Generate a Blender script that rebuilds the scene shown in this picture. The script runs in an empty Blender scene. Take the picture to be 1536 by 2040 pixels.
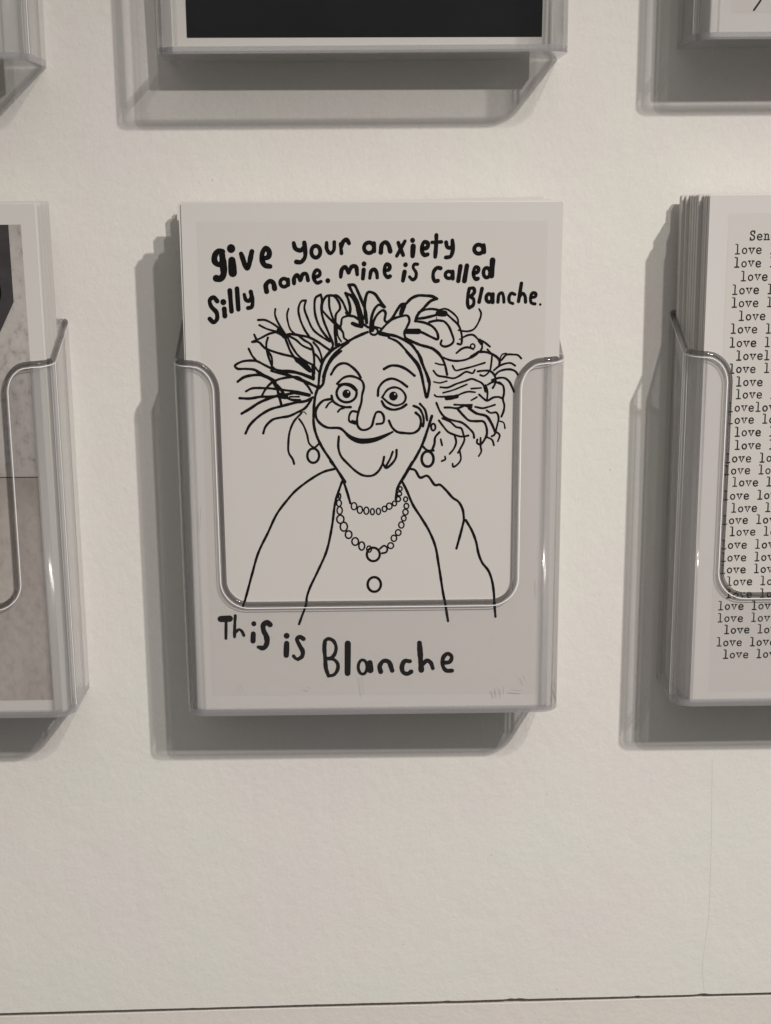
import bpy, bmesh, math, random
from mathutils import Matrix, Vector

# ------------------------------------------------------------------ camera, ambient room light, two spot lamps
sc = bpy.context.scene
col = sc.collection
MM = 0.001

cam_data = bpy.data.cameras.new('camera')
cam = bpy.data.objects.new('camera', cam_data)
col.objects.link(cam)
cam.location = (-0.07*MM, -417.93*MM, 153.27*MM)
cam.rotation_euler = (math.radians(76.897), math.radians(0.450), math.radians(-0.738))
cam_data.sensor_fit = 'VERTICAL'
cam_data.sensor_height = 24.0
cam_data.lens = 24.0*2774.65/2040.0
cam_data.clip_start = 0.01
cam_data.clip_end = 20.0
sc.camera = cam

world = bpy.data.worlds.new('World')
sc.world = world
world.use_nodes = True
bg = world.node_tree.nodes['Background']
# dim gallery round the wall: pale ceiling above, darker floor below
wt = world.node_tree
w_co = wt.nodes.new('ShaderNodeTexCoord')
w_sep = wt.nodes.new('ShaderNodeSeparateXYZ')
w_map = wt.nodes.new('ShaderNodeMapRange')
w_map.interpolation_type = 'SMOOTHSTEP'
w_map.inputs['From Min'].default_value = 0.0
w_map.inputs['From Max'].default_value = 0.9
w_map.inputs['To Min'].default_value = 0.125
w_map.inputs['To Max'].default_value = 0.60
wt.links.new(w_co.outputs['Generated'], w_sep.inputs[0])
wt.links.new(w_sep.outputs['Z'], w_map.inputs['Value'])
wt.links.new(w_map.outputs[0], bg.inputs['Strength'])
bg.inputs['Color'].default_value = (1.0, 0.95, 0.91, 1)

def spot(name, loc, power, color):
    d = bpy.data.lights.new(name, 'SPOT')
    d.energy = power
    d.color = color
    d.shadow_soft_size = 0.011
    d.spot_size = math.radians(55)
    d.spot_blend = 1.0
    o = bpy.data.objects.new(name, d)
    col.objects.link(o)
    o.location = loc
    o.rotation_euler = (Vector((-0.09, 0.0, -0.33)) - Vector(loc)).to_track_quat('-Z', 'Y').to_euler()
    return o
spot('spot_lamp', (0.496, -0.80, 0.745), 36.5, (1.0, 0.95, 0.89))
spot('spot_lamp', (0.321, -0.80, 0.745), 13.0, (1.0, 0.95, 0.89))

sc.view_settings.view_transform = 'Standard'
sc.view_settings.look = 'None'
sc.view_settings.exposure = 0.06
sc.view_settings.gamma = 1.0
sc.render.engine = 'CYCLES'
sc.cycles.use_denoising = True
sc.cycles.max_bounces = 24
sc.cycles.diffuse_bounces = 4
sc.cycles.glossy_bounces = 6
sc.cycles.transmission_bounces = 12
sc.cycles.transparent_max_bounces = 48
sc.cycles.sample_clamp_indirect = 3.0

# ------------------------------------------------------------------ materials
def mat(name):
    m = bpy.data.materials.new(name)
    m.use_nodes = True
    nt = m.node_tree
    nt.nodes.clear()
    out = nt.nodes.new('ShaderNodeOutputMaterial')
    return m, nt, out

def math_node(nt, op, a, b=None, clamp=False):
    n = nt.nodes.new('ShaderNodeMath')
    n.operation = op
    n.use_clamp = clamp
    for i, v in enumerate((a, b)):
        if v is None:
            continue
        if isinstance(v, (int, float)):
            n.inputs[i].default_value = v
        else:
            nt.links.new(v, n.inputs[i])
    return n.outputs[0]

def noise(nt, coord, scale, detail=3.0, rough=0.5, mapping=None):
    n = nt.nodes.new('ShaderNodeTexNoise')
    n.inputs['Scale'].default_value = scale
    n.inputs['Detail'].default_value = detail
    n.inputs['Roughness'].default_value = rough
    src = coord
    if mapping:
        mp = nt.nodes.new('ShaderNodeMapping')
        mp.inputs['Scale'].default_value = mapping
        nt.links.new(coord, mp.inputs['Vector'])
        src = mp.outputs[0]
    nt.links.new(src, n.inputs['Vector'])
    return n.outputs[0]

def ramp(nt, fac, stops):
    r = nt.nodes.new('ShaderNodeValToRGB')
    e = r.color_ramp.elements
    while len(e) < len(stops):
        e.new(0.5)
    for el, (p, c) in zip(e, stops):
        el.position = p
        el.color = c if len(c) == 4 else (*c, 1)
    nt.links.new(fac, r.inputs[0])
    return r.outputs[0]

def mix(nt, kind, fac, a, b):
    m = nt.nodes.new('ShaderNodeMix')
    m.data_type = 'RGBA'
    m.blend_type = kind
    for sock, v in ((m.inputs[0], fac), (m.inputs[6], a), (m.inputs[7], b)):
        if isinstance(v, (int, float)):
            sock.default_value = v
        elif isinstance(v, tuple):
            sock.default_value = v if len(v) == 4 else (*v, 1)
        else:
            nt.links.new(v, sock)
    return m.outputs[2]

def coords(nt, kind='Object'):
    return nt.nodes.new('ShaderNodeTexCoord').outputs[kind]

def principled(nt, out, color, rough=0.6, spec=0.3, normal=None):
    p = nt.nodes.new('ShaderNodeBsdfPrincipled')
    if isinstance(color, tuple):
        p.inputs['Base Color'].default_value = (*color, 1)
    else:
        nt.links.new(color, p.inputs['Base Color'])
    if isinstance(rough, (int, float)):
        p.inputs['Roughness'].default_value = rough
    else:
        nt.links.new(rough, p.inputs['Roughness'])
    p.inputs['Specular IOR Level'].default_value = spec
    if normal is not None:
        nt.links.new(normal, p.inputs['Normal'])
    nt.links.new(p.outputs[0], out.inputs['Surface'])
    return p

def bump(nt, height, dist, strength=1.0, prev=None):
    b = nt.nodes.new('ShaderNodeBump')
    b.inputs['Strength'].default_value = strength
    b.inputs['Distance'].default_value = dist
    nt.links.new(height, b.inputs['Height'])
    if prev is not None:
        nt.links.new(prev, b.inputs['Normal'])
    return b.outputs[0]

def wall_material(name, base, tint_a, tint_b):
    """matt emulsion over board: roller stipple, faint blotches of hue, sparse specks"""
    m, nt, out = mat(name)
    co = coords(nt)
    blot = noise(nt, co, 22.0, 3.0, 0.55)
    c = mix(nt, 'MIX', ramp(nt, blot, [(0.36, (0, 0, 0)), (0.64, (1, 1, 1))]), tint_a, tint_b)
    c = mix(nt, 'MULTIPLY', 1.0, base, c)
    fine = noise(nt, co, 650.0, 4.0, 0.65)
    c = mix(nt, 'MULTIPLY', 0.10, c, ramp(nt, fine, [(0.25, (0.5, 0.5, 0.5)), (0.7, (1, 1, 1))]))
    sp = nt.nodes.new('ShaderNodeTexVoronoi')
    sp.inputs['Scale'].default_value = 95.0
    nt.links.new(co, sp.inputs['Vector'])
    dot = math_node(nt, 'LESS_THAN', sp.outputs['Distance'], 0.040)
    keep = noise(nt, co, 60.0, 1.0)
    keep = math_node(nt, 'GREATER_THAN', keep, 0.50)
    c = mix(nt, 'MIX', math_node(nt, 'MULTIPLY', math_node(nt, 'MULTIPLY', dot, keep), 0.22), c, (0.30, 0.28, 0.25))
    n1 = bump(nt, noise(nt, co, 260.0, 5.0, 0.6), 0.00045, 0.32)
    n2 = bump(nt, noise(nt, co, 1100.0, 2.0, 0.5), 0.00010, 0.45, n1)
    n2 = bump(nt, noise(nt, co, 85.0, 4.0, 0.62, (1.0, 1.0, 0.6)), 0.0011, 0.30, n2)
    n3 = bump(nt, noise(nt, co, 14.0, 2.0, 0.5), 0.0015, 0.35, n2)
    principled(nt, out, c, 0.75, 0.2, n3)
    return m

M_WALL = wall_material('wall_paint', (0.755, 0.741, 0.706), (0.992, 1.003, 0.985), (1.01, 0.985, 0.998))
M_BASE = wall_material('base_board_paint', (0.72, 0.69, 0.66), (1.0, 1.0, 0.98), (1.02, 0.99, 0.99))

def plain(name, color, rough=0.7, spec=0.2, grain=0.0, gscale=900.0):
    m, nt, out = mat(name)
    c = color
    nrm = None
    co = coords(nt)
    if grain:
        f = noise(nt, co, gscale, 3.0, 0.6)
        c = mix(nt, 'MULTIPLY', grain, color, ramp(nt, f, [(0.3, (0.6, 0.6, 0.6)), (0.7, (1, 1, 1))]))
        nrm = bump(nt, f, 0.00003, 0.5)
    principled(nt, out, c, rough, spec, nrm)
    return m

M_DARK = plain('gap_shadow_filler', (0.035, 0.033, 0.03), 0.9, 0.1, 0.3)
M_CARD = plain('white_card_stock', (0.612, 0.592, 0.572), 0.55, 0.3, 0.05, 2500.0)
M_CARD2 = plain('cream_card_stock', (0.66, 0.645, 0.61), 0.6, 0.3, 0.05, 2500.0)
M_PRINT = plain('printed_off_white', (0.582, 0.560, 0.535), 0.5, 0.3, 0.05, 2500.0)
M_INK = plain('black_ink', (0.009, 0.0078, 0.0082), 0.7, 0.06)
M_SCUFF = plain('scuff_grime', (0.38, 0.35, 0.32), 0.8, 0.1)
M_CRACK = plain('crack_dust', (0.60, 0.565, 0.52), 0.9, 0.1)
M_TYPE = plain('typewriter_ink', (0.022, 0.019, 0.019), 0.7, 0.15)
M_BLACKPRINT = None

def dark_print():
    m, nt, out = mat('near_black_photo_print')
    co = coords(nt)
    f = noise(nt, co, 60.0, 5.0, 0.6)
    c = ramp(nt, f, [(0.35, (0.0022, 0.0024, 0.0046)), (0.75, (0.006, 0.006, 0.0085))])
    principled(nt, out, c, 0.6, 0.06)
    return m
M_BLACKPRINT = dark_print()

def concrete_print():
    """photograph of a weathered concrete wall printed on the card (flat print)"""
    m, nt, out = mat('concrete_photo_print')
    co = coords(nt)
    sep = nt.nodes.new('ShaderNodeSeparateXYZ')
    nt.links.new(co, sep.inputs[0])
    big = noise(nt, co, 45.0, 4.0, 0.6, (1.0, 1.0, 0.5))
    fine = noise(nt, co, 420.0, 5.0, 0.7, (1.0, 1.0, 0.7))
    upper = ramp(nt, fine, [(0.30, (0.27, 0.25, 0.235)), (0.46, (0.43, 0.405, 0.385)), (0.7, (0.49, 0.465, 0.445))])
    lower = ramp(nt, fine, [(0.30, (0.35, 0.315, 0.29)), (0.5, (0.42, 0.385, 0.36)), (0.7, (0.455, 0.42, 0.395))])
    step = math_node(nt, 'LESS_THAN', sep.outputs['Z'], 0.0719)
    c = mix(nt, 'MIX', step, upper, lower)
    c = mix(nt, 'MULTIPLY', 0.55, c, ramp(nt, big, [(0.3, (0.62, 0.58, 0.55)), (0.65, (1, 1, 1))]))
    # darker brown print tone just beneath the printed joint, fading downwards
    band = nt.nodes.new('ShaderNodeMapRange')
    band.inputs['From Min'].default_value = 0.060
    band.inputs['From Max'].default_value = 0.0719
    nt.links.new(sep.outputs['Z'], band.inputs['Value'])
    under = math_node(nt, 'MULTIPLY', math_node(nt, 'MULTIPLY', band.outputs[0], step), 0.35)
    c = mix(nt, 'MIX', under, c, (0.19, 0.16, 0.145))
    principled(nt, out, c, 0.5, 0.3)
    return m
M_CONCRETE = concrete_print()
M_DARKSHAPE = plain('charcoal_photo_print', (0.058, 0.052, 0.056), 0.5, 0.3, 0.9, 160.0)

def acrylic(name, clear, grazing, gloss_rough=0.03, haze=0.0, refract=0.0):
    """thin clear acrylic skin: Schlick reflection plus a tint that deepens where the sheet is seen (or lit) edge-on"""
    m, nt, out = mat(name)
    lw = nt.nodes.new('ShaderNodeLayerWeight')
    lw.inputs['Blend'].default_value = 0.5
    f = lw.outputs['Facing']
    f5 = math_node(nt, 'POWER', f, 4.6)
    fr = math_node(nt, 'ADD', math_node(nt, 'MULTIPLY', f5, 0.93), 0.04, True)
    f3 = math_node(nt, 'POWER', f, 2.0)
    tint = mix(nt, 'MIX', f3, clear, grazing)
    tr = nt.nodes.new('ShaderNodeBsdfTransparent')
    nt.links.new(tint, tr.inputs['Color'])
    gl = nt.nodes.new('ShaderNodeBsdfGlossy')
    gl.inputs['Color'].default_value = (1, 1, 1, 1)
    gl.inputs['Roughness'].default_value = gloss_rough
    ms = nt.nodes.new('ShaderNodeMixShader')
    nt.links.new(fr, ms.inputs[0])
    nt.links.new(tr.outputs[0], ms.inputs[1])
    nt.links.new(gl.outputs[0], ms.inputs[2])
    res = ms
    if haze:
        df = nt.nodes.new('ShaderNodeBsdfDiffuse')
        v_ = 0.72 if haze < 0.5 else 0.92
        df.inputs['Color'].default_value = (v_, v_*0.985, v_, 1)
        m2 = nt.nodes.new('ShaderNodeMixShader')
        m2.inputs[0].default_value = haze
        nt.links.new(ms.outputs[0], m2.inputs[1])
        nt.links.new(df.outputs[0], m2.inputs[2])
        res = m2
    if refract:
        gs = nt.nodes.new('ShaderNodeBsdfGlass')
        gs.inputs['Color'].default_value = (0.97, 0.97, 0.975, 1)
        gs.inputs['Roughness'].default_value = max(0.02, gloss_rough*0.8)
        gs.inputs['IOR'].default_value = 1.49
        m3 = nt.nodes.new('ShaderNodeMixShader')
        m3.inputs[0].default_value = refract
        nt.links.new(res.outputs[0], m3.inputs[1])
        nt.links.new(gs.outputs[0], m3.inputs[2])
        res = m3
    nt.links.new(res.outputs[0], out.inputs['Surface'])
    return m

M_ACR = acrylic('clear_acrylic', (0.996, 0.994, 0.996), (0.86, 0.86, 0.87))
M_BEND = acrylic('clear_acrylic_bend', (0.965, 0.965, 0.965), (0.70, 0.70, 0.71), 0.16, 0.08, 0.26)
M_FOOT = acrylic('acrylic_foot', (0.66, 0.655, 0.67), (0.42, 0.42, 0.44), 0.08, 0.22)
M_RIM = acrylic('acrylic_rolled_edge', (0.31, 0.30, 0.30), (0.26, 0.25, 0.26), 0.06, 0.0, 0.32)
M_EDGE = acrylic('acrylic_bend_end', (0.86, 0.855, 0.86), (0.6, 0.6, 0.61), 0.08, 0.05)
M_BACKTOP = acrylic('acrylic_back_top_edge', (0.70, 0.70, 0.71), (0.5, 0.5, 0.51), 0.08, 0.05)
M_LINE = acrylic('acrylic_painted_glint', (0.9, 0.9, 0.9), (0.8, 0.8, 0.8), 0.2, 0.92)  # pale diffuse strip: the highlight along rims and bends put into its colour
M_BASEPLATE = acrylic('acrylic_base', (0.95, 0.945, 0.95), (0.78, 0.78, 0.79), 0.05, 0.10)

# ------------------------------------------------------------------ helpers
def link_mesh(name, verts, faces, mats, parent=None, fmat=None, smooth=False, mm=True):
    me = bpy.data.meshes.new(name)
    k = MM if mm else 1.0
    me.from_pydata([(x*k, y*k, z*k) for x, y, z in verts], [], faces)
    for m in (mats if isinstance(mats, (list, tuple)) else [mats]):
        me.materials.append(m)
    if fmat:
        me.polygons.foreach_set('material_index', fmat)
    if smooth:
        me.polygons.foreach_set('use_smooth', [True]*len(me.polygons))
    me.update()
    o = bpy.data.objects.new(name, me)
    col.objects.link(o)
    if parent is not None:
        o.parent = parent
    return o

def empty(name, loc, rot=(0, 0, 0)):
    o = bpy.data.objects.new(name, None)
    o.empty_display_size = 0.01
    col.objects.link(o)
    o.location = [v*MM for v in loc]
    o.rotation_euler = rot
    return o

def tag(o, label=None, cat=None, group=None, kind=None):
    if label: o['label'] = label
    if cat: o['category'] = cat
    if group: o['group'] = group
    if kind: o['kind'] = kind
    return o

def box(x0, x1, y0, y1, z0, z1):
    v = [(x, y, z) for x in (x0, x1) for y in (y0, y1) for z in (z0, z1)]
    f = [(0, 1, 3, 2), (4, 6, 7, 5), (0, 4, 5, 1), (2, 3, 7, 6), (0, 2, 6, 4), (1, 5, 7, 3)]
    return v, f

# ------------------------------------------------------------------ the wall (painted board, its lower edge, the board below the joint)
def wobble_line(seed, amp, x0=-600.0, x1=600.0, n=900):
    r = random.Random(seed)
    ph = [r.uniform(0, 6.28) for _ in range(5)]
    pts = []
    for i in range(n+1):
        x = x0 + (x1-x0)*i/n
        z = -113.35 + 0.0139*x
        z += amp*(0.5*math.sin(x/31+ph[0]) + 0.3*math.sin(x/11.3+ph[1]) + 0.2*math.sin(x/3.7+ph[2])) + r.gauss(0, amp*0.18)
        pts.append((x, z))
    return pts

def board(name, edge, z_far, y_front, thick, m, below=False):
    v, f = [], []
    n = len(edge)
    for x, z in edge:
        bev = 0.22 if not below else 0.15
        s = 1 if not below else -1
        v += [(x, y_front, z_far), (x, y_front, z+s*bev), (x, y_front+bev, z), (x, y_front+thick, z), (x, y_front+thick, z_far)]
    for i in range(n-1):
        for k in range(5):
            a, b = i*5+k, i*5+(k+1) % 5
            q = (a, b, b+5, a+5)
            f.append(q if not below else q[::-1])
    o = link_mesh(name, v, f, m)
    bm = bmesh.new(); bm.from_mesh(o.data)
    bmesh.ops.recalc_face_normals(bm, faces=bm.faces); bm.to_mesh(o.data); bm.free()
    return o

upper_edge = wobble_line(3, 0.09)
# small chips broken out of the lower edge of the painted board
chips = [(46.0, 0.8, 0.8), (45.0, 1.6, 0.30), (47.5, 0.7, 0.7), (49.0, 1.5, 0.35), (24.0, 1.5, 0.2), (-62.0, 2.0, 0.12), (110.0, 2.5, 0.45), (88.0, 1.2, 0.25)]
ue = []
for x, z in upper_edge:
    for cx, w, d in chips:
        if abs(x-cx) < w:
            z += d*(1-abs(x-cx)/w)
    ue.append((x, z))
wall = tag(board('wall', ue, 700.0, 0.0, 9.0, M_WALL), kind='structure')
lower = [(x, z-1.95-0.10*math.sin(x/23.0)) for x, z in wobble_line(8, 0.04)]
wall_base = tag(board('wall_base', lower, -500.0, 1.4, 9.0, M_BASE, below=True), kind='structure')
v, f = box(-600, 600, 6.0, 8.5, -128, -100)
tag(link_mesh('joint_backing', v, f, M_DARK), kind='structure')

CRACK = [(109.26, -26.9), (109.8, -42.28), (110.44, -63.63), (110.5, -83.61), (109.31, -102.1), (109.85, -106.78), (110.37, -110.74)]

# ------------------------------------------------------------------ clear acrylic card holders
HW, HD, HB, HF, TH, RB = 55.745, 25.65, 116.0, 106.4, 1.3, 6.0

def holder(name, x, z, label, shrink=1.0):
    """clear moulded pocket: a bent sheet (side, front with a U cut-out, side), a back plate and a base"""
    root = empty(name, (x, -0.35, z))
    tag(root, label, 'card holder', 'clear acrylic card holders in a grid on the wall')
    # plan path, unrolled: s -> outer point and inward normal
    ls = HD-RB; lb = RB*math.pi/2; lf = 2*(HW-RB)
    tot = 2*ls+2*lb+lf
    def plan(s):
        if s <= ls: return (-HW, -s), (1, 0), 0
        s2 = s-ls
        if s2 <= lb:
            a = s2/RB
            return (-HW+RB-RB*math.cos(a), -ls-RB*math.sin(a)), (math.cos(a), math.sin(a)), 1
        s3 = s2-lb
        if s3 <= lf: return (-HW+RB+s3, -HD), (0, 1), 0
        s4 = s3-lf
        if s4 <= lb:
            a = s4/RB
            return (HW-RB+RB*math.sin(a), -HD+RB-RB*math.cos(a)), (-math.sin(a), math.cos(a)), 1
        s5 = s4-lb
        return (HW, -ls+s5), (-1, 0), 0
    def s_of_x(px): return ls+lb+(px+HW-RB)
    # top outline (s, z), left half then mirrored; slanted side, front shoulder, rounded U cut-out
    H = []
    def add(s, zz): H.append((s, zz))
    for sv in (0.0, 0.88, 2.5, 6.0, 9.0, 12.0, 15.0, 17.5, ls-0.45, ls): add(sv, HB+(HF+0.6-HB)*(sv/ls))
    for i in range(1, 13):
        k = i/12.0
        add(ls+lb*k, HF+0.6-0.6*math.sin(k*math.pi/2))
    cut = 41.9   # half width of the cut-out
    R1, R2, zb = 7.6, 6.6, 35.2
    for i in range(0, 17):
        a = math.pi/2*i/16
        add(s_of_x(-cut-R1+R1*math.sin(a)), HF-0.15-(R1+1.5)*(1-math.cos(a)))
    zt = H[-1][1]
    for i in range(1, 8): add(s_of_x(-cut+0.012*i), zt+(zb+R2-zt)*i/8.0)
    c2 = -cut+0.1
    for i in range(0, 17):
        a = math.pi/2*i/16
        add(s_of_x(c2+R2*(1-math.cos(a))), zb+R2*(1-math.sin(a)))
    half = H[:]
    for i in range(1, 12): H.append((half[-1][0]+(tot-2*half[-1][0])*i/12.0, zb))
    H += [(tot-s, zz) for s, zz in reversed(half)]
    # the cut-out sits half a millimetre to the left of centre
    H = [(s-0.5*max(0.0, min(1.0, (HW-RB+1.0-abs(s-tot/2))/4.0)), zz) for s, zz in H]
    # remove coincident neighbours
    P = [H[0]]
    for q in H[1:]:
        if math.hypot(q[0]-P[-1][0], q[1]-P[-1][1]) > 1e-4: P.append(q)
    n = len(P)
    # boundary normals in (s, z), pointing into the sheet
    N = []
    for i in range(n):
        a = P[max(0, i-1)]; b = P[min(n-1, i+1)]
        dx, dz = b[0]-a[0], b[1]-a[1]
        L = math.hypot(dx, dz)
        N.append((dz/L, -dx/L))
    C = 1.25      # width of the rolled edge
    rings = []    # (inset from the boundary, depth into thickness)
    prof = [(C+0.62, 0.0), (C+0.36, 0.0), (C, 0.0), (C*0.72, 0.05), (C*0.42, 0.18), (C*0.17, 0.42), (0.03, 0.75), (0.06, 1.05), (0.25, TH)]
    def P3(s, zz, depth):
        s = min(max(s, 0.0), tot)
        (px, py), (nx, ny), _ = plan(s)
        return (px+nx*depth, py+ny*depth, zz)
    V, F, FM = [], [], []
    def vid(p):
        V.append(p); return len(V)-1
    ring_ids = []
    for inset, dep in prof:
        ring_ids.append([vid(P3(P[i][0]+N[i][0]*inset, P[i][1]+N[i][1]*inset, dep)) for i in range(n)])
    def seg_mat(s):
        # thick rear edges, then refracted bright and dark streaks painted into the bend's colour
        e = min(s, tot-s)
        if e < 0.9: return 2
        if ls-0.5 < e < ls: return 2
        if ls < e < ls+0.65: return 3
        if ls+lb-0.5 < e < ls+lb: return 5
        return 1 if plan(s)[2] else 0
    segmat = [seg_mat(0.5*(P[i][0]+P[i+1][0])) for i in range(n-1)]
    for r in range(len(prof)-1):
        for i in range(n-1):
            F.append((ring_ids[r][i], ring_ids[r][i+1], ring_ids[r+1][i+1], ring_ids[r+1][i]))
            FM.append((3, 0)[r] if r < 2 else 2)
    # outer and inner skins down to the base
    zlow = 0.0
    def skin(ring, dep):
        rows, mid = [], []
        for i in range(n):
            s = P[i][0]+N[i][0]*prof[ring][0]
            mid.append(vid(P3(s, 1.9, dep)))
            rows.append(vid(P3(s, zlow, dep)))
        for i in range(n-1):
            a, b = ring_ids[ring][i], ring_ids[ring][i+1]
            F.append((a, mid[i], mid[i+1], b)); FM.append(segmat[i])
            F.append((mid[i], rows[i], rows[i+1], mid[i+1])); FM.append(6)
        return rows
    r_out = skin(0, 0.0)
    r_in = skin(len(prof)-1, TH)
    for i in range(n-1):
        F.append((r_out[i], r_in[i], r_in[i+1], r_out[i+1])); FM.append(4)
    for e in (0, n-1):
        ids = [r_out[e]]+[ring_ids[r][e] for r in range(len(prof))]+[r_in[e]]
        F.append(tuple(ids)); FM.append(0)
    body = link_mesh('pocket_front', V, F, [M_ACR, M_BEND, M_RIM, M_LINE, M_BASEPLATE, M_EDGE, M_FOOT], root, FM)
    for pf in body.data.polygons: pf.use_smooth = pf.material_index in (1, 2, 3, 5)
    # base plate
    V, F = [], []
    pts = []
    g = TH+0.02
    for k in range(13):
        s = ls+lb*k/12; (px, py), (nx, ny), _ = plan(s); pts.append((px+nx*g, py+ny*g))
    for k in range(13):
        s = ls+lb+lf+lb*k/12; (px, py), (nx, ny), _ = plan(s); pts.append((px+nx*g, py+ny*g))
    pts = [(-HW+g, -TH-0.05)]+pts+[(HW-g, -TH-0.05)]
    m_ = len(pts)
    V = [(a, b, 0.0) for a, b in pts]+[(a, b, 0.75) for a, b in pts]
    F = [tuple(range(m_))[::-1], tuple(range(m_, 2*m_))]+[(i, (i+1) % m_, m_+(i+1) % m_, m_+i) for i in range(m_)]
    link_mesh('base_plate', V, F, [M_BASEPLATE, M_ACR], root, [0, 0]+[1]*m_)
    # back plate with an eased top edge
    w = HW-TH-0.02
    V = [(sx*w, y, zz) for sx in (-1, 1) for y, zz in ((0, 0), (0, HB-0.3), (-0.5, HB), (-TH+0.5, HB), (-TH, HB-1.6), (-TH, 0))]
    F = [tuple(range(6)), tuple(range(6, 12))[::-1]]
    FM = [0, 0]
    for k in range(6):
        F.append((k, 6+k, 6+(k+1) % 6, (k+1) % 6)); FM.append(1 if k in (1, 2, 3) else 0)
    link_mesh('back_plate', V, F, [M_ACR, M_BACKTOP], root, FM)
    return root

# ------------------------------------------------------------------ cards
def catmull(pts, closed, step=0.35):
    n = len(pts)
    if n == 1: return pts
    if n == 2 and not closed:
        return [pts[0], ((pts[0][0]+pts[1][0])/2, (pts[0][1]+pts[1][1])/2), pts[1]]
    out = []
    rng = range(n if closed else n-1)
    for i in rng:
        if closed:
            p0, p1, p2, p3 = pts[(i-1) % n], pts[i], pts[(i+1) % n], pts[(i+2) % n]
        else:
            p1, p2 = pts[i], pts[i+1]
            p0 = pts[i-1] if i else (2*p1[0]-p2[0], 2*p1[1]-p2[1])
            p3 = pts[i+2] if i+2 < n else (2*p2[0]-p1[0], 2*p2[1]-p1[1])
        d = math.hypot(p2[0]-p1[0], p2[1]-p1[1])
        # centripetal parameters
        t = [0]
        for a, b in ((p0, p1), (p1, p2), (p2, p3)):
            t.append(t[-1]+max(1e-4, math.hypot(b[0]-a[0], b[1]-a[1]))**0.5)
        k = max(2, int(d/step)+1)
        for j in range(k):
            u = t[1]+(t[2]-t[1])*j/k
            def L(pa, pb, ta, tb): return tuple(((tb-u)*pa[c]+(u-ta)*pb[c])/(tb-ta) for c in (0, 1))
            a1, a2, a3 = L(p0, p1, t[0], t[1]), L(p1, p2, t[1], t[2]), L(p2, p3, t[2], t[3])
            b1, b2 = L(a1, a2, t[0], t[2]), L(a2, a3, t[1], t[3])
            out.append(L(b1, b2, t[1], t[2]))
    if not closed: out.append(pts[-1])
    return out

class Ink:
    """flat printed strokes lying on a card face (local x right, z up, card front at y = y0)"""
    def __init__(self, y0): self.V, self.F, self.y0, self.k = [], [], y0, 0
    def stroke(self, width, pts, closed=False, rnd=None, smooth=True):
        self.k += 1
        y = self.y0-0.0006*(self.k % 60)
        V, F = self.V, self.F
        p = catmull(pts, closed) if smooth else pts
        h = width/2
        if len(p) == 1:
            self.disc(p[0][0], p[0][1], h, h*1.05); return
        n = len(p); base = len(V)
        ph = rnd.uniform(0, 6) if rnd else 0
        acc = 0
        for i in range(n):
            if closed: a, b = p[(i-1) % n], p[(i+1) % n]
            else: a, b = p[max(0, i-1)], p[min(n-1, i+1)]
            dx, dz = b[0]-a[0], b[1]-a[1]; L = math.hypot(dx, dz) or 1e-6
            if i: acc += math.hypot(p[i][0]-p[i-1][0], p[i][1]-p[i-1][1])
            hh = h*(1+(0.07*math.sin(acc*1.1+ph)+0.04*math.sin(acc*2.9+ph*2) if rnd and not closed else 0))
            nx, nz = -dz/L*hh, dx/L*hh
            V.append((p[i][0]+nx, y, p[i][1]+nz)); V.append((p[i][0]-nx, y, p[i][1]-nz))
        m = n if closed else n-1
        for i in range(m):
            a = base+2*i; b = base+2*((i+1) % n)
            F.append((a, a+1, b+1, b))
        if not closed:
            for e, sgn in ((0, -1), (n-1, 1)):
                c = p[e]; q = V[base+2*e]
                a0 = math.atan2(q[2]-c[1], q[0]-c[0])
                hh = math.hypot(q[0]-c[0], q[2]-c[1])
                start = len(V)
                ids = []
                for j in range(7):
                    a = a0+(math.pi*j/6)*(-1 if sgn > 0 else 1)
                    V.append((c[0]+hh*math.cos(a), y, c[1]+hh*math.sin(a))); ids.append(start+j)
                F.append(tuple(ids))
    def disc(self, x, z, rx, rz=None, seg=18):
        self.k += 1
        y = self.y0-0.0006*(self.k % 60)
        s = len(self.V); rz = rz or rx
        for j in range(seg):
            a = 2*math.pi*j/seg
            self.V.append((x+rx*math.cos(a), y, z+rz*math.sin(a)))
        self.F.append(tuple(range(s, s+seg)))
    def poly(self, pts):
        self.k += 1
        y = self.y0-0.0006*(self.k % 60)
        s = len(self.V)
        self.V += [(a, y, b) for a, b in pts]; self.F.append(tuple(range(s, s+len(pts))))
    def build(self, name, m, parent):
        return link_mesh(name, self.V, self.F, m, parent)

CT = 0.44    # card thickness
def sheet_data(w=105.6, h=148.5):
    # card blank with minutely eased corners
    r = 0.5; pts = []
    for cx, cz, a0 in ((w/2-r, r, -90), (w/2-r, h-r, 0), (-w/2+r, h-r, 90), (-w/2+r, r, 180)):
        for k in range(4):
            a = math.radians(a0+30*k); pts.append((cx+r*math.cos(a), cz+r*math.sin(a)))
    n = len(pts)
    V = [(a, 0, b) for a, b in pts]+[(a, CT, b) for a, b in pts]
    F = [tuple(range(n)), tuple(range(n, 2*n))[::-1]]+[(i, n+i, n+(i+1) % n, (i+1) % n) for i in range(n)]
    return V, F

def front_card(x, d, z, tilt, roll, label, group=None, w=105.6, m=M_CARD):
    root = empty('postcard', (x, -d, z), (tilt, roll, 0))
    tag(root, label, 'postcard', group)
    V, F = sheet_data(w)
    link_mesh('card_sheet', V, F, m, root)
    return root

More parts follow.
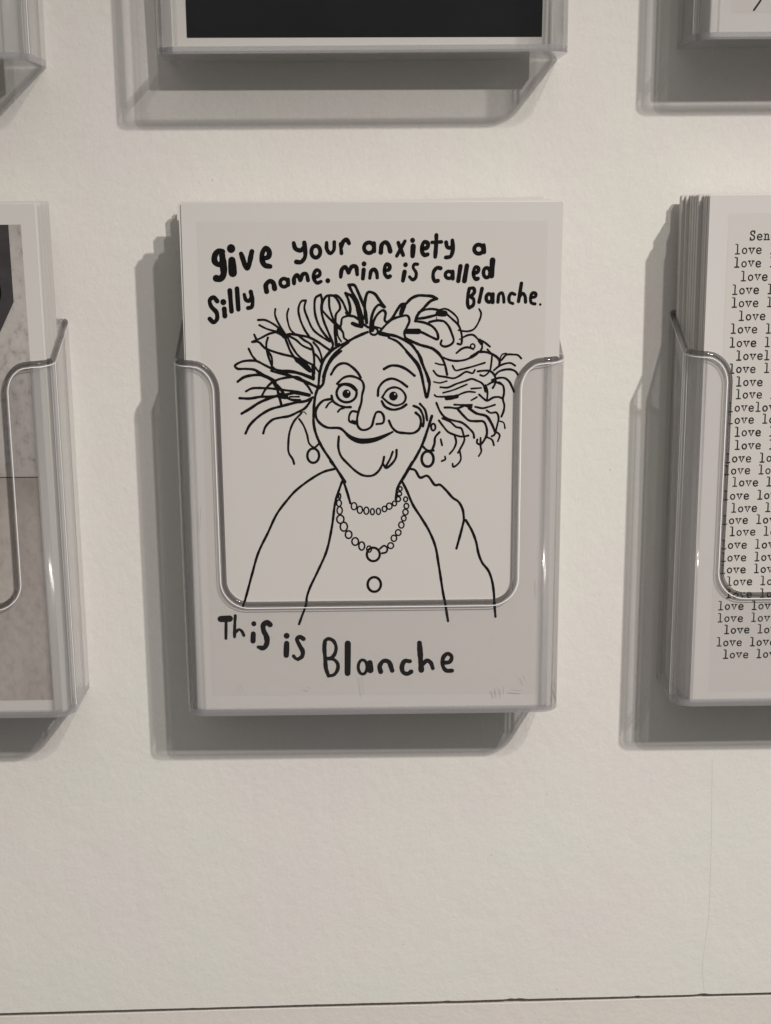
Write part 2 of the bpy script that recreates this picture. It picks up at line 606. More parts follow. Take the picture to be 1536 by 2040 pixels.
JZ = random.Random(21)
_blank = {}
def blank_card(x, d, z, tilt, roll, label, group, w=105.6, m=M_CARD2):
    key = (w, m.name)
    if key not in _blank:
        V, F = sheet_data(w)
        o = link_mesh('postcard', V, F, m)
        _blank[key] = o.data
    else:
        o = bpy.data.objects.new('postcard', _blank[key]); col.objects.link(o)
    o.location = (x*MM, -d*MM, (z+JZ.uniform(0.0, 0.55))*MM); o.rotation_euler = (tilt, roll, 0)
    tag(o, label, 'postcard', group)
    return o

def stack(x, z, top_tilt, cards, label, group, w=105.6):
    for d, dx, roll, tilt, m in cards:
        blank_card(x+dx, d, z, tilt, roll, label, group, w, m)

def panel(name, root, x0, x1, z0, z1, m, y=-0.03):
    return link_mesh(name, [(x0, y, z0), (x1, y, z0), (x1, y, z1), (x0, y, z1)], [(0, 1, 2, 3)], m, root)

LETTERING = [[1.37,0,-41.64,135.22,-42.77,135.42,-43.86,134,-43.78,132.39,-42.62,131.68,-41.62,132.55],
[1.63,0,-41.76,134.32,-41.61,132.71,-41.47,130.77,-41.59,128.83,-42.51,127.8,-43.58,127.93],
[2.02,0,-39.23,136.08],
[1.9,0,-39.09,132.86,-38.96,129.41],
[1.18,0,-36.5,134.63,-34.9,130.59,-33.48,135.26],
[1.24,0,-30.42,133.32,-28.94,133.8,-28.68,135.18,-29.64,136.15,-30.48,135.09,-30.75,133.16,-30.03,131.54,-28.5,131.15],
[1.04,0,-21.84,137.54,-21.38,136.03,-19.92,135.54,-18.99,136.5],
[1.04,0,-18.91,137.63,-18.68,135.54,-18.81,133.61,-19.97,132.32,-21.21,132.39],
[0.98,1,-14.5,135.14,-14.75,134.2,-15.38,133.61,-16.15,133.62,-16.76,134.2,-16.98,135.15,-16.73,136.09,-16.1,136.68,-15.34,136.67,-14.72,136.09],
[0.91,0,-12.71,137.61,-12.66,135.84,-11.76,134.72,-10.77,135.52,-10.58,137.77],
[0.91,0,-8.86,137.28,-8.62,134.71],
[0.98,0,-8.6,136.48,-8.07,137.92,-7.15,138.46,-6.5,137.43],
[0.98,1,0.42,136.19,0.15,135.34,-0.54,134.82,-1.39,134.82,-2.07,135.35,-2.33,136.2,-2.06,137.05,-1.37,137.57,-0.53,137.57,0.16,137.04],
[1.05,0,0.42,137.41,0.51,135.23],
[1.18,0,-29.64,124.24,-29.79,126.04,-28.75,127.1,-27.78,126.68,-27.38,125.05],
[0.92,1,-23.64,126.67,-23.86,126,-24.41,125.59,-25.08,125.59,-25.61,126,-25.81,126.67,-25.59,127.34,-25.04,127.75,-24.37,127.75,-23.84,127.33],
[0.98,0,-23.59,127.54,-23.52,126.01],
[0.99,0,-21.94,126.5,-21.85,127.96,-21.01,128.77,-20.22,127.3],
[0.98,0,-20.12,127.47,-19.37,129.02,-18.48,129.08,-18.02,127.3],
[0.92,0,-16.27,128.04,-14.78,128.75,-14.77,129.78,-15.58,130.14,-16.35,129.08,-16.27,127.45,-15.47,126.57,-14.41,126.96],
[1.18,0,-12.5,127.18],
[0.98,0,-8.88,128.24,-8.53,130.28,-7.61,130.93,-6.73,129.37],
[0.98,0,-6.64,129.37,-5.74,131.05,-4.66,131.05,-4.28,128.88],
[1.18,0,-2.36,131.78],
[0.98,0,-2.46,130.17,-2.71,127.74],
[0.92,0,-0.77,127.89,-0.33,129.84,0.49,130.26,1.14,129.35,1.3,127.98],
[1.05,0,-43.51,121.62,-44.47,122.66,-45.57,121.95,-45.26,120.22,-43.77,118.41,-43.73,116.6,-44.68,115.72,-45.77,116.71],
[1.45,0,-41.81,121.35],
[1.25,0,-41.6,119.45,-41.49,117.48],
[1.12,0,-39.91,124.54,-39.58,118.79],
[1.12,0,-37.89,125.09,-37.65,119.31],
[0.92,0,-35.9,123.45,-35.44,121.92,-34.56,121.65,-33.88,122.79],
[0.99,0,-34.07,124.19,-33.61,121.65,-33.95,119.95,-34.94,119.69],
[1.05,0,2.33,134.9,2.66,137.09,3.65,137.72,4.46,136.92,4.95,135.21],
[0.98,0,7.18,137.55,8.55,134.17],
[0.92,0,9.04,137.97,6.75,133.92],
[1.18,0,11.16,138.19],
[1.24,0,11.33,136.58,11.17,133.91],
[0.98,0,13.78,135.83,15.26,136.25,15.41,137.37,14.43,137.76,13.85,136.73,13.79,135.12,14.51,134.15,15.36,134.35],
[0.98,0,17.76,139.61,17.71,137.04,17.46,133.66],
[0.85,0,16.56,137.62,19.17,137.75],
[0.92,0,20.48,137.61,20.82,136.33,21.8,136.13,22.28,137.19],
[0.98,0,22.21,138.15,22.36,135.58,21.72,133.75,20.42,133.49],
[0.98,1,30.81,135.72,30.59,135,29.97,134.56,29.2,134.56,28.57,135.01,28.32,135.73,28.55,136.44,29.17,136.89,29.94,136.88,30.57,136.44],
[0.98,0,30.96,136.84,31.09,134.91],
[0.92,0,3.46,129.92,4.61,130.24,4.78,131.28,3.96,131.67,3.37,130.63,3.49,128.85,4.22,128.1,4.87,128.36],
[1.12,0,9.21,131.52],
[1.05,0,8.95,129.58,8.49,127.12],
[0.79,0,12.55,131.64,11.67,131.64,11.34,130.77,12.17,129.31,12.01,127.92,11.18,127.37,10.33,128.18],
[0.92,0,18.99,130.52,18.07,130.65,17.09,129.62,16.94,128,17.44,126.96,18.26,127.08],
[0.86,1,22.29,128.7,22.11,128.12,21.62,127.77,21.01,127.77,20.51,128.13,20.32,128.7,20.5,129.27,20.99,129.63,21.6,129.62,22.1,129.27],
[0.92,0,22.35,129.6,22.43,127.66],
[1.05,0,24.54,131.06,23.95,127],
[1.12,0,26.34,131.21,25.67,127],
[0.92,0,28.27,129.03,29.42,129.58,29.57,130.49,28.75,130.82,28.2,129.59,28.28,128.29,28.89,127.47,29.44,127.63],
[0.92,1,32.81,129.25,32.65,128.45,32.19,127.95,31.62,127.95,31.16,128.45,30.97,129.25,31.13,130.05,31.59,130.55,32.16,130.54,32.62,130.05],
[1.38,0,33.48,132.65,33.22,128.43],
[0.86,0,27.07,124.87,26.64,122.43,26.73,120.13,27.13,119.54],
[0.86,0,27.14,124.94,28.26,124.97,28.5,123.89,27.43,122.59],
[0.86,0,27.43,122.59,28.3,121.93,28.22,120.29,27.13,119.54],
[0.92,0,30.63,124.86,29.86,121.11],
[0.92,1,33.48,122.24,33.33,121.57,32.92,121.15,32.41,121.15,31.99,121.57,31.83,122.25,31.97,122.92,32.38,123.33,32.89,123.33,33.31,122.91],
[0.99,0,33.69,123.32,33.66,121.09],
[0.79,0,35.15,121.09,35.44,123.22,36.26,123.7,36.67,122.72,36.83,121.08],
[0.79,0,39.9,123.2,38.9,123.53,38.26,122.55,38.45,121.08,39.35,120.68],
[0.86,0,41.66,126.29,40.93,121.23],
[0.79,0,41.17,122.38,42.04,123.52,42.72,122.7,42.92,121.06],
[0.79,0,44.38,122.2,45.69,122.69,45.67,123.51,44.85,123.61,44.28,122.37,44.58,120.83,45.58,120.56],
[0.6,0,47.07,120.39],
[1.65,0,-45.23,28.56,-42.63,28.67],
[0.8,0,-43.7,27.89,-43.9,22.5],
[0.8,0,-40.95,29.58,-41.19,26.3,-41.33,23.01],
[0.8,0,-40.83,24.59,-39.96,25.29,-39.22,24.84,-38.55,23.44],
[1.3,0,-35.52,27.05],
[1.26,0,-35.77,23.95,-35.9,21.65],
[1.35,0,-30.74,26.71,-31.68,27.42,-32.78,26.51,-32.62,24.67,-31.9,23.08,-31.82,20.96,-32.73,19.51,-33.49,19.52],
[0.91,0,-33.11,19.44,-34.36,19.79],
[1.51,0,-25.91,23.25],
[1.46,0,-25.95,20.92,-26.15,17.16],
[1.11,0,-20.97,22.27,-21.97,22.88,-22.86,22.23,-22.14,20.24,-21.21,18.24,-21.56,16.65,-22.71,15.91],
[0.86,0,-22.46,15.91,-23.34,16.13,-23.96,16.93],
[1.05,0,-14.58,21.6,-14.79,19.48,-14.59,16.21,-14.38,12.92,-13.69,10.68],
[0.93,0,-14.58,21.69,-13.55,22.24,-12.1,21.58,-11.32,19.62,-11.74,17.5,-12.69,16.36,-14.09,16.04],
[0.93,0,-14.09,16.04,-12.07,15.8,-10.84,14.21,-11.08,12.24,-12.12,10.93,-13.69,10.61],
[1.55,0,-7.83,20.74,-7.97,11.4],
[0.81,1,-2.16,13.33,-2.42,12.02,-3.08,11.21,-3.89,11.22,-4.54,12.03,-4.78,13.35,-4.52,14.66,-3.86,15.47,-3.05,15.46,-2.4,14.65],
[1.62,0,-1.34,14.64,-1.17,12.34],
[1.19,0,1.92,11.82,1.61,13.47,2.71,15.17,4.27,14.93,5.35,12.13],
[1.18,0,10.59,15.05,9.09,15.13,8.25,13.43,8.63,11.61,9.88,11.11,10.97,11.76],
[1.37,0,13.44,20.76,13.76,16.34,14.03,12.23],
[1.06,0,14.4,13.88,15.73,15.28,16.83,14.52,17.46,12.77],
[1.06,0,20.54,14.49,22.5,14.81,23.05,16.44,21.86,17.37,20.62,16.3,20.42,13.67,21.43,12.08,23.15,12.01]]
DRAWING = [[0.5,0,29.88,119.2,30.46,117.99,29.93,115.85,28.46,113.54,26.81,112.96,25.15,113.06,24.15,113.3],
[0.57,0,-32.21,116.33,-30.34,116.33,-28.37,115.44,-26.64,114.23,-25.12,112.68],
[0.53,0,-31.91,114.91,-29.95,113.91,-27.32,113.13,-25.34,112.79],
[0.53,0,-27.3,119.38,-27.44,117.96,-26.82,115.98,-25.54,113.78,-24.26,111.8],
[0.48,0,-23.56,119.48,-24.03,117.95,-23.85,115.75,-23.12,113.56,-22.04,112.45],
[0.57,0,-34.01,110.18,-31.78,111.16,-29.1,112.48,-27.1,112.91],
[0.57,0,-33.4,112.27,-32.78,110.84],
[0.62,0,-34.01,110.18,-32.24,110.17,-30.51,108.51,-28.54,107.62,-25.68,106.72,-22.59,105.93,-19.95,104.7,-18.2,103.13,-17.55,102.02],
[0.66,0,-27.1,112.91,-25.13,112.02,-23.36,112.35,-20.72,112.01,-18.08,111.44,-15.66,110.22,-13.47,108.67,-12.15,107.77],
[0.57,0,-29.56,111.38,-30.04,109.61,-29.87,107.4,-29.25,105.18,-28.63,103.4],
[0.58,0,-29.86,107.84,-28.79,106.29,-28.49,104.73,-28.63,103.4],
[1.32,0,-26.32,113.46,-24.81,111.8],
[0.62,0,-24.71,111.36,-24.08,109.59,-23.23,107.37,-21.72,105.15,-19.97,103.36,-18,101.8],
[0.57,0,-24.04,111.58,-22.98,109.14,-21.25,106.48,-19.07,104.7,-16.86,103.57],
[0.57,0,-23.59,111.8,-21.63,110.69,-19.88,109.13,-17.47,108.02],
[0.62,0,-20.72,111.78,-19.42,110.68,-17.45,109.34,-16.81,107.35,-16.62,105.13,-16.68,101.12],
[0.53,0,-16.77,110,-15.47,108.45,-14.61,106.23,-14.41,104.68],
[0.53,0,-16.6,106.91,-15.5,105.79,-14.64,104.23],
[0.49,0,-16.43,103.13,-15.34,101.56],
[0.57,0,-35.05,108.3,-34.1,106.31,-33.02,104.97],
[0.62,0,-28.86,102.73,-30.62,103.63,-32.81,104.75,-34.58,104.93,-37.02,104.65,-39.05,103.44,-38.4,102.66,-35.96,102.58,-33.53,102.3,-31.12,100.96,-28.92,99.83,-27.61,99.04],
[0.62,0,-28.86,102.73,-26.21,102.05,-23.11,101.93,-20.89,101.36,-17.58,100.23],
[0.58,0,-28.63,103.4,-27.76,102.5,-26.22,101.83,-24.01,100.93,-21.81,99.8,-19.16,98.67],
[0.57,0,-12.13,110.21,-14.32,111.54,-16.72,113.53,-18.22,116.61,-19.16,119.68,-18.69,121.75],
[0.57,0,-18.69,121.75,-19.9,121.54,-20.82,119.47,-20.42,116.62,-19.15,113.54,-17.86,111.55],
[0.61,0,-14.5,123.33,-15.94,122.5,-16.31,119.45,-15.91,116.82,-14.73,113.96,-13,111.54,-11.68,110.21],
[0.61,0,-14.5,123.33,-14.19,121.84,-14.44,119.23,-13.82,116.16,-12.54,112.86,-11.46,110.21,-11.25,109.1,-11.93,107.77],
[1.11,0,-21.5,105.04,-19.53,103.58,-17.77,102.02],
[0.89,0,-16.98,103.35,-16.92,99.78],
[0.58,0,-10.15,108.65,-11.94,107.33,-13.74,105.12,-14.65,102.9,-15.13,100.67,-15.37,98.88],
[0.53,0,-8.92,107.54,-11.07,105.55,-12.87,103.11,-14.01,100.66,-14.26,98.88],
[0.62,0,-14.23,119.01,-14.09,120.97,-12.86,122.93,-11.1,123.03,-9.58,121.39,-9.16,119.43,-10.28,117.9,-10.52,115.71],
[0.57,0,-12.2,122.82,-12.13,119.87,-11.39,117.25,-10.74,115.49],
[0.57,0,-14.23,119.01,-12.49,117.03,-10.75,115.27],
[0.61,0,-11.76,123.03,-10,123.03,-8.48,121.39,-7.41,118.98,-6.86,117.89],
[0.84,0,-10.53,114.83,-10.56,112.19,-10.26,109.1],
[0.44,0,-10.1,113.95,-9.79,111.74,-8.92,110.2],
[0.88,0,-9.21,113.94,-10.53,115.27],
[0.58,0,-10.48,109.21,-9.48,109.54],
[0.88,0,-7.3,118.33,-6.87,117.67],
[0.57,0,-6.98,117.45,-8.53,116.8,-8.87,115.26,-9.1,113.94,-8.34,112.62,-8.14,111.3,-7.04,110.41],
[0.62,0,-6.98,117.45,-5.22,117.22,-3.9,116.34],
[0.66,0,-1.49,112.82,-3.04,112.16,-5.04,111.29,-7.04,110.3],
[0.97,0,-5.72,115.3,-4.57,114.81,-3.14,114.47],
[0.66,0,-3.25,115.46,-1.27,114.14],
[0.7,0,-7.58,123.78,-6.72,121.6,-6.3,119.42,-6.54,117.45],
[0.79,0,-7.58,123.67,-6.05,123.01,-4.75,120.94,-4.11,118.32,-3.46,115.68],
[1.41,0,-3.77,118.75,-3.24,115.68],
[0.75,0,-6.69,125.99,-5.15,125.94,-4.07,123.99,-2.99,121.37,-2.12,119.18,-1.7,115.68],
[0.75,0,-6.69,125.99,-5.61,123.77,-4.31,121.37,-3.44,118.75,-2.8,116.56],
[0.75,0,-1.7,115.46,-2.13,117.87,-2.11,121.59,-1.22,123.98,0.54,123.54,1.85,121.79,3.38,119.82],
[0.7,0,3.16,119.82,1.85,120.48,0.74,119.61,-0.15,117.64,-0.6,115.23,-0.72,113.47],
[0.66,0,0.06,113.47,0.18,115.67,1.4,117.86,2.94,118.95,3.6,118.29,3.38,116.1,4.04,115.44],
[1.1,0,-0.38,114.68,-0.17,113.47],
[0.57,1,1.42,113.03,1.21,112.44,0.66,112.09,-0.03,112.09,-0.58,112.45,-0.79,113.03,-0.57,113.62,-0.02,113.97,0.66,113.97,1.21,113.61],
[0.49,0,0.5,114.35,2.27,113.9],
[0.62,0,2.04,113.02,3.15,114.34,5.36,116.31,7.79,117.18,9.77,117.39,10.33,116.07,9.56,114.1,8.89,112.78,9.12,111.23],
[0.75,0,4.04,115.44,5.36,116.53,6.69,118.72,8.01,120.46,9.11,120.67],
[1.19,0,8.78,120.13,8.23,118.71,7.96,117.84],
[0.75,0,9.11,120.46,10.87,122.2,12.62,122.95,14.82,122.95,16.8,122.72,18.02,122.06],
[0.75,0,18.02,122.06,16.37,121.52,14.18,119.35,12.64,117.6,11.98,115.85],
[0.62,0,12.86,118.26,14.62,119.02,16.82,119.23,19.38,118.67],
[0.71,0,12.42,116.5,14.85,116.82,17.49,117.47,19.39,118.01],
[0.66,0,11.98,115.85,14.63,115.4,16.85,114.29,18.18,112.52,18.31,110.76,16.42,111.43,14.2,112.54,12.87,112.98],
[1.41,0,9.56,113,12.87,112.98],
[0.49,0,15.96,115.61,17.94,116.05,19.4,115.82],
[0.75,0,2.04,112.36,4.25,112.13,6.46,111.68,8.45,110.79,10.67,109.46,12.45,107.24,13.34,105.9,14.24,103.23,15.36,100.55,15.82,98.75],
[1.11,0,2.04,112.47,4.47,111.91],
[0.62,0,4.47,111.25,6.9,110.14,9.12,107.92,11.12,105.69,12.9,103.68,13.58,101.67,14.26,98.76],
[0.66,0,-1.49,112.82,-3.93,111.94,-7.04,110.19,-10.15,108.65,-12.16,107.33,-13.96,105.12,-14.65,103.34],
[0.58,0,-6.82,109.97,-9.49,107.99,-11.73,105.78,-13.09,103.34,-14.24,100.22],
[0.71,0,9.12,111.23,10.22,110.57,13.77,109.01,16.88,108.11,18.66,106.77,19.47,105.66],
[0.67,0,-11.9,100.88,-10.66,102.88,-9.31,103.88,-7.54,103.98,-5.77,102.86,-4.44,101.52,-3.45,99.95],
[0.71,0,3.12,102.38,4.9,103.27,7.12,103.26,9.35,102.36,11.8,100.45],
[1.52,0,18.39,117.98,20.21,117.97],
[0.51,0,18.79,118.98,20.4,119.28,22.43,118.16,23.86,116.55,24.08,115.14],
[0.57,0,20.82,117.77,22.65,116.15,24.08,114.74,24.91,112.72,25.14,110.49,24.85,109.27,23.93,109.48],
[0.61,0,15.87,115.57,17.79,115.97,19.82,115.86,21.25,114.55,22.28,112.32,22.8,110.3,22.1,109.28,20.28,108.68,19.16,109.3,19.41,110.41],
[0.2,0,17.99,116.97,17.89,116.47,18.4,116.27],
[0.61,0,13.77,109.11,16.01,108.5,17.85,107.27,19.28,105.84,20.31,103.8,21.05,100.72],
[0.57,0,19.69,105.63,21.94,104.81,23.98,104.6,26.42,105,28.04,105.81,29.85,107.22],
[0.9,0,27.84,105.7,29.45,106.72],
[0.53,0,25.13,111.1,26.95,111.9,28.37,111.9,29.81,110.67,31.24,110.06,33.09,108.63],
[1.02,0,30.12,110.37,30.74,109.45],
[0.53,0,30.84,109.45,30.86,108.24,30.26,107.22],
[0.65,0,29.86,107.12,31.69,107.11,33.53,106.6,35.38,105.37,36.01,104.14],
[0.53,0,32.39,107.82,33.53,106.6],
[0.33,0,24.43,110.69,25.34,111.1],
[0.57,0,23.65,106.84,25.16,108.05,26.79,108.45,28.42,107.94],
[0.41,1,28.82,108.75,28.71,108.37,28.4,108.13,28.03,108.14,27.72,108.37,27.6,108.76,27.71,109.14,28.01,109.37,28.39,109.37,28.7,109.13],
[0.49,0,33.74,106.39,33.57,104.15,33.19,101.9,32.19,100.68,31.38,100.27,30.45,100.58],
[0.61,0,36,105.16,35.82,103.33],
[0.41,0,36,105.16,36.59,106.38,37.7,106.68],
[0.53,0,36.41,104.75,37.81,106.28,39.44,106.37,41.08,106.16,42.01,105.24],
[0.53,0,34.31,101.9,35.83,103.12,37.65,103.83,39.08,103.93,40.32,103.21],
[0.57,0,34.64,100.46,35.65,101.49,37.48,102.09,39.32,102.08,40.55,101.47,41.19,100.54],
[0.57,0,29.72,101.61,31.56,101.81,33.19,101.7,34.23,100.88,34.86,99.44,34.68,98,34.09,96.87],
[0.57,0,33.85,99.13,35.88,99.74,37.52,99.63,38.77,98.6,39.62,96.95,40.15,95.71],
[0.57,0,32.64,97.8,34.26,98.62,35.91,98.2,36.94,97.58,37.34,95.79],
[0.41,0,17.66,104.01,19.09,103.6,20.52,103.49],
[0.49,0,22.56,103.28,23.39,101.94,25.22,102.24,28.07,102.95,31.73,104.06],
[0.53,0,17.16,101.87,18.3,100.53,20.34,100.11,23,99.69,24.43,100.3,26.46,101.52,28.3,101.1,28.9,102.02],
[0.41,0,17.28,98.69,18.92,98.37,20.96,98.88],
[0.53,0,19.14,97.14,21.18,97.03,23.63,98.05,26.08,98.86,28.11,99.47,29.35,99.05,31.2,98.01,32.05,95.81],
[0.45,0,27.94,96.69,30.81,96.88],
[0.73,0,-38.38,98.97,-36.62,100.19,-33.96,100.79,-31.72,100.78,-29.3,99.75,-27.69,98.31,-26.3,96.87,-25.31,95.22],
[0.65,0,-32.91,101.81,-30.9,100.78,-28.89,99.54],
[0.61,0,-36.11,96.19,-34.45,97,-30.98,97.09,-27.93,96.87,-24.87,96.45,-21.82,96.02,-17.95,95.18],
[0.82,0,-22.84,95.82,-18.16,94.98],
[0.69,0,-37.99,94.24,-35.14,94.12,-31.86,94.62,-29,94.61,-25.92,95.01,-22.85,95.62],
[0.74,0,-37.5,89.79,-35.21,91.13,-32.3,92.98,-29.41,94.2,-26.94,95.02],
[0.61,0,-31.65,94.83,-30.59,96.68,-28.91,98.52,-26.85,99.54,-23.79,100.14,-21.14,100.13,-18.73,97.86,-17.33,95.59],
[0.73,0,-21.75,100.13,-18.71,98.68,-15.88,97.34],
[1.02,0,-28.09,98.72,-27.11,97.07],
[0.69,0,-27.3,97.69,-26.93,95.63,-26.08,92.12],
[0.69,0,-25.31,94.8,-23.29,93.76,-20.84,93.55],
[0.45,0,-23.68,94.59,-21.03,94.58],
[1.43,0,-26.54,94.91,-24.91,94.7],
[0.7,0,-36.52,84.07,-35.33,86.36,-32.81,88.84,-29.48,90.9,-25.98,91.92,-21.87,92.93,-19.2,93.33,-17.14,94.36],
[0.66,0,-31.48,84.05,-30.82,85.92,-28.73,87.99,-26.46,88.6,-23.99,89.01,-21.72,90.04,-19.44,91.27,-17.56,93.74],
[0.58,0,-22.79,75.1,-23.18,76.47,-24.28,78.37,-24.33,81.51,-23.86,84.64,-22.58,87.55,-20.49,89.82],
[0.29,0,-20.69,89.93,-19.66,90.19,-19.06,89.51],
[0.65,0,-24.77,101.78,-21.73,101.36,-19.7,100.74,-16.87,99.5],
[0.57,0,-28.84,102,-25.81,101.07,-23.78,100.55,-21.55,99.92],
[0.66,1,-15.59,77.48,-15.93,76.25,-16.79,75.49,-17.83,75.49,-18.67,76.26,-18.97,77.5,-18.63,78.73,-17.77,79.49,-16.73,79.49,-15.89,78.72],
[0.53,0,-21.13,88.17,-19.93,86.29,-18.94,83.57,-18.36,81.06,-16.94,79.9,-15.48,81.05],
[0.72,0,-15.28,97.53,-16.15,95.84,-16.67,93.4,-16.95,90.47,-17,86.79,-16.32,83.59,-14.66,79.87,-12.27,76.13,-9.86,72.38,-8.17,69.72],
[0.67,0,-9.51,107.41,-11.94,104.77,-13.42,101.64,-14.19,98.26,-15.17,97.05],
[0.67,0,-11.91,107.42,-14.1,104.78,-15.11,101.41,-15.52,97.78,-16.15,95.59],
[0.63,0,-10.21,98.24,-8.38,99.93,-6.45,100.41,-4.52,99.91,-3.08,98.94,-2.61,97.24,-3.11,95.05,-3.36,92.86,-4.11,90.41,-4.61,87.96,-4.38,86,-3.41,85.01,-1.95,85,-0.49,85.98,0.25,88.43,0.99,90.02,2.2,90.02,3.04,88.67,2.8,86.95,0.97,86.59],
[0.68,1,-4.67,95.54,-5.23,94,-6.67,93.05,-8.43,93.06,-9.85,94.02,-10.38,95.57,-9.82,97.11,-8.39,98.06,-6.63,98.05,-5.21,97.09],
[0.87,0,-9.61,97.75,-8.16,98.11,-6.47,97.74,-4.79,96.4],
[0.58,0,2.57,94.3,4.15,96.48,6.09,97.15,8.02,96.46,9.28,94.51,8.75,92.8,6.57,91.96,4.63,92.58,2.57,94.3],
[0.65,0,1.37,94.79,1.62,96.98,3.19,98.91,5.36,99.63,7.54,98.9,9.71,97.31],
[0.68,0,2.45,93.2,3.42,91.61,5.6,90.74,8.02,91.22,9.48,92.19],
[0.63,0,-11.81,94.84,-11.47,93.38,-9.91,92.15,-7.97,91.53,-6.4,91.53],
[0.53,0,-13.42,91.43,-12.56,92.65,-11.34,93.38],
[0.53,0,-10.05,90.2,-9.43,90.93,-8.22,91.29],
[0.68,0,-11.94,93.87,-14.25,93.39,-16.22,90.96,-16.25,88.51,-15.06,86.78,-13.13,85.67,-9.49,85.4,-8.04,84.29],
[0.58,0,-4.59,90.17,-6.05,90.3,-6.78,89.2,-6.8,87.48,-5.1,86.74],
[0.97,0,-5.95,87.36,-5.1,87.11],
[0.66,0,4.5,87.56,5.35,85.71,6.81,84.34,9,83.96,11.43,83.95,13.01,84.93,13.62,86.65,13.37,88.62,12.15,89.85],
[0.63,0,11.54,91.81,13.12,91.07,14.21,89.11,14.46,87.39,14.23,85.91],
[0.63,0,13.35,92.42,14.82,90.58,15.44,87.63],
[0.73,0,16.77,88.85,15.57,84.92,14.12,80.73,12.43,77.26,10.23,73.53,8.03,69.64],
[0.63,0,18.98,84.16,17.77,82.69,17.54,80.71,16.82,78.85],
[0.64,0,17.31,78.85,15.6,78.86,14.13,80.11],
[0.73,1,17.32,76.36,17,75.05,16.15,74.23,15.09,74.24,14.23,75.06,13.9,76.38,14.22,77.69,15.07,78.5,16.13,78.5,16.99,77.68],
[0.63,0,-9.87,83.06,-10.03,79.85,-9.32,77.36,-7.39,75.11,-4.71,72.6,-2.76,71.59,-0.31,71.58,1.41,72.82,2.64,75.06,3.09,77.05],
[0.64,0,2.89,74.81,3.62,73.81,5.58,75.3,6.56,77.04,6.68,79.02],
[0.59,0,5.58,78.53,4.85,76.55,3.62,74.31],
[0.72,0,9.46,107.34,12.11,104.2,13.56,101.29,14.55,96.92,15.28,94.24,15.88,96.43,15.99,98.86,15.26,100.8,14.04,103.71,12.58,107.33],
[0.49,0,17.51,94.93,17.92,94.52,19.97,94.4,21.61,94.5,24.07,94.8,25.5,95.41,27.13,95.82,29.08,95.65],
[1.15,0,21,93.99,22.44,94.15,23.87,94.49],
[0.53,0,32.03,97.65,32.56,95.8,32.5,93.32],
[0.57,0,30.22,94.98,31.26,94.05,32.5,93.22,34.33,94.14,35.97,94.23,37.01,93.71],
[0.57,0,35.9,98.46,37.05,97.42,37.29,95.36,37.01,93.71,37.45,91.85,37.27,90.19,36.68,88.64],
[0.45,0,27.98,93.34,29.61,94.26],
[0.53,0,29.13,91.47,31.3,91.05,32.94,91.45,34.78,92.03],
[0.53,0,23.17,92.12,25.33,92,28.2,91.99],
[0.58,0,20.41,91.3,22.05,91.29,24.11,91.08,26.15,91.9],
[0.82,0,26.56,91.79,27.9,91.48],
[0.62,0,24.11,90.87,25.77,89,27.43,87.53,29.49,87.32,31.56,87.2,32.4,85.64,32.54,83.34,31.63,81.46,30.82,80.41],
[0.7,0,27.39,91.06,29.47,89.6,32.36,88.76,33.62,87.09,34.9,84.37],
[0.53,0,32.44,90.42,33.58,89.69,35.22,89.79,35.86,88.33,35.49,86.04,34.71,83.33,33.99,82.91],
[0.41,0,36.29,87.29,37.33,86.86,37.77,85.19],
[0.5,0,34.9,84.37,36.25,83.32,35.77,81.44],
[0.5,0,32.55,82.71,34.11,81.87,34.65,80.29],
[0.5,0,30.79,82.51,30.83,79.99,31.05,78.52,30.35,77.16],
[0.54,0,29.87,81.99,29.78,81.05,30.82,80.31],
[0.57,0,18.04,92.66,19.18,90.06,20.63,88.4,22.9,87.55,25.38,86.92,27.67,85.03,28.71,83.77,28.94,82.52],
[0.53,0,19.81,88.19,22.08,87.14,23.74,85.68,25.19,85.25,25.83,83.58,26.15,81.9,25.04,79.39,24.33,78.13],
[0.54,0,18.79,87.57,20.03,85.9,21.49,84.22,23.35,83.38,25.42,82.85,27.28,83.15],
[0.54,0,23.35,83.17,23.79,81.28,23.18,79.4,21.95,77.83],
[0.5,0,24.84,78.76,25.18,76.23,24.26,74.76,23.02,74.03,22.81,74.98],
[0.5,0,19.34,82.14,19.76,80.36],
[0.5,0,20.61,77.1,20.72,76.26,19.69,75.73],
[0.54,1,17.81,85.66,17.7,85.07,17.39,84.71,17.01,84.71,16.7,85.08,16.58,85.67,16.69,86.25,17,86.62,17.38,86.61,17.69,86.25],
[0.45,0,19.97,95.54,22.62,96.25,24.46,96.96,26.7,97.92],
[0.66,0,-10.95,73.64,-14.28,72.75,-18.14,70.55,-22.54,67.17,-24.89,64.56,-28.04,60.36,-30.73,54.81,-33.71,48.7,-35.67,42.27,-37.52,35.74,-38.09,33.89,-38.65,32.4],
[0.66,0,-9.07,69.85,-10.13,66.85,-11.05,63.96,-12.16,56.31,-13.79,49.12,-16.46,42.96,-18.87,37.84,-19.75,35.14,-19.99,32.96,-21.35,29.15,-22.18,26.83],
[0.67,0,-12.37,75.84,-10.41,73.21,-8.85,70.36,-7.69,66.89,-6.72,63.41],
[0.4,1,-4.87,62.52,-5.03,61.89,-5.43,61.51,-5.92,61.51,-6.32,61.9,-6.47,62.53,-6.31,63.15,-5.91,63.54,-5.42,63.54,-5.02,63.15],
[0.4,1,-3.22,61.44,-3.37,60.82,-3.75,60.43,-4.22,60.43,-4.6,60.82,-4.74,61.45,-4.59,62.08,-4.21,62.46,-3.74,62.46,-3.36,62.07],
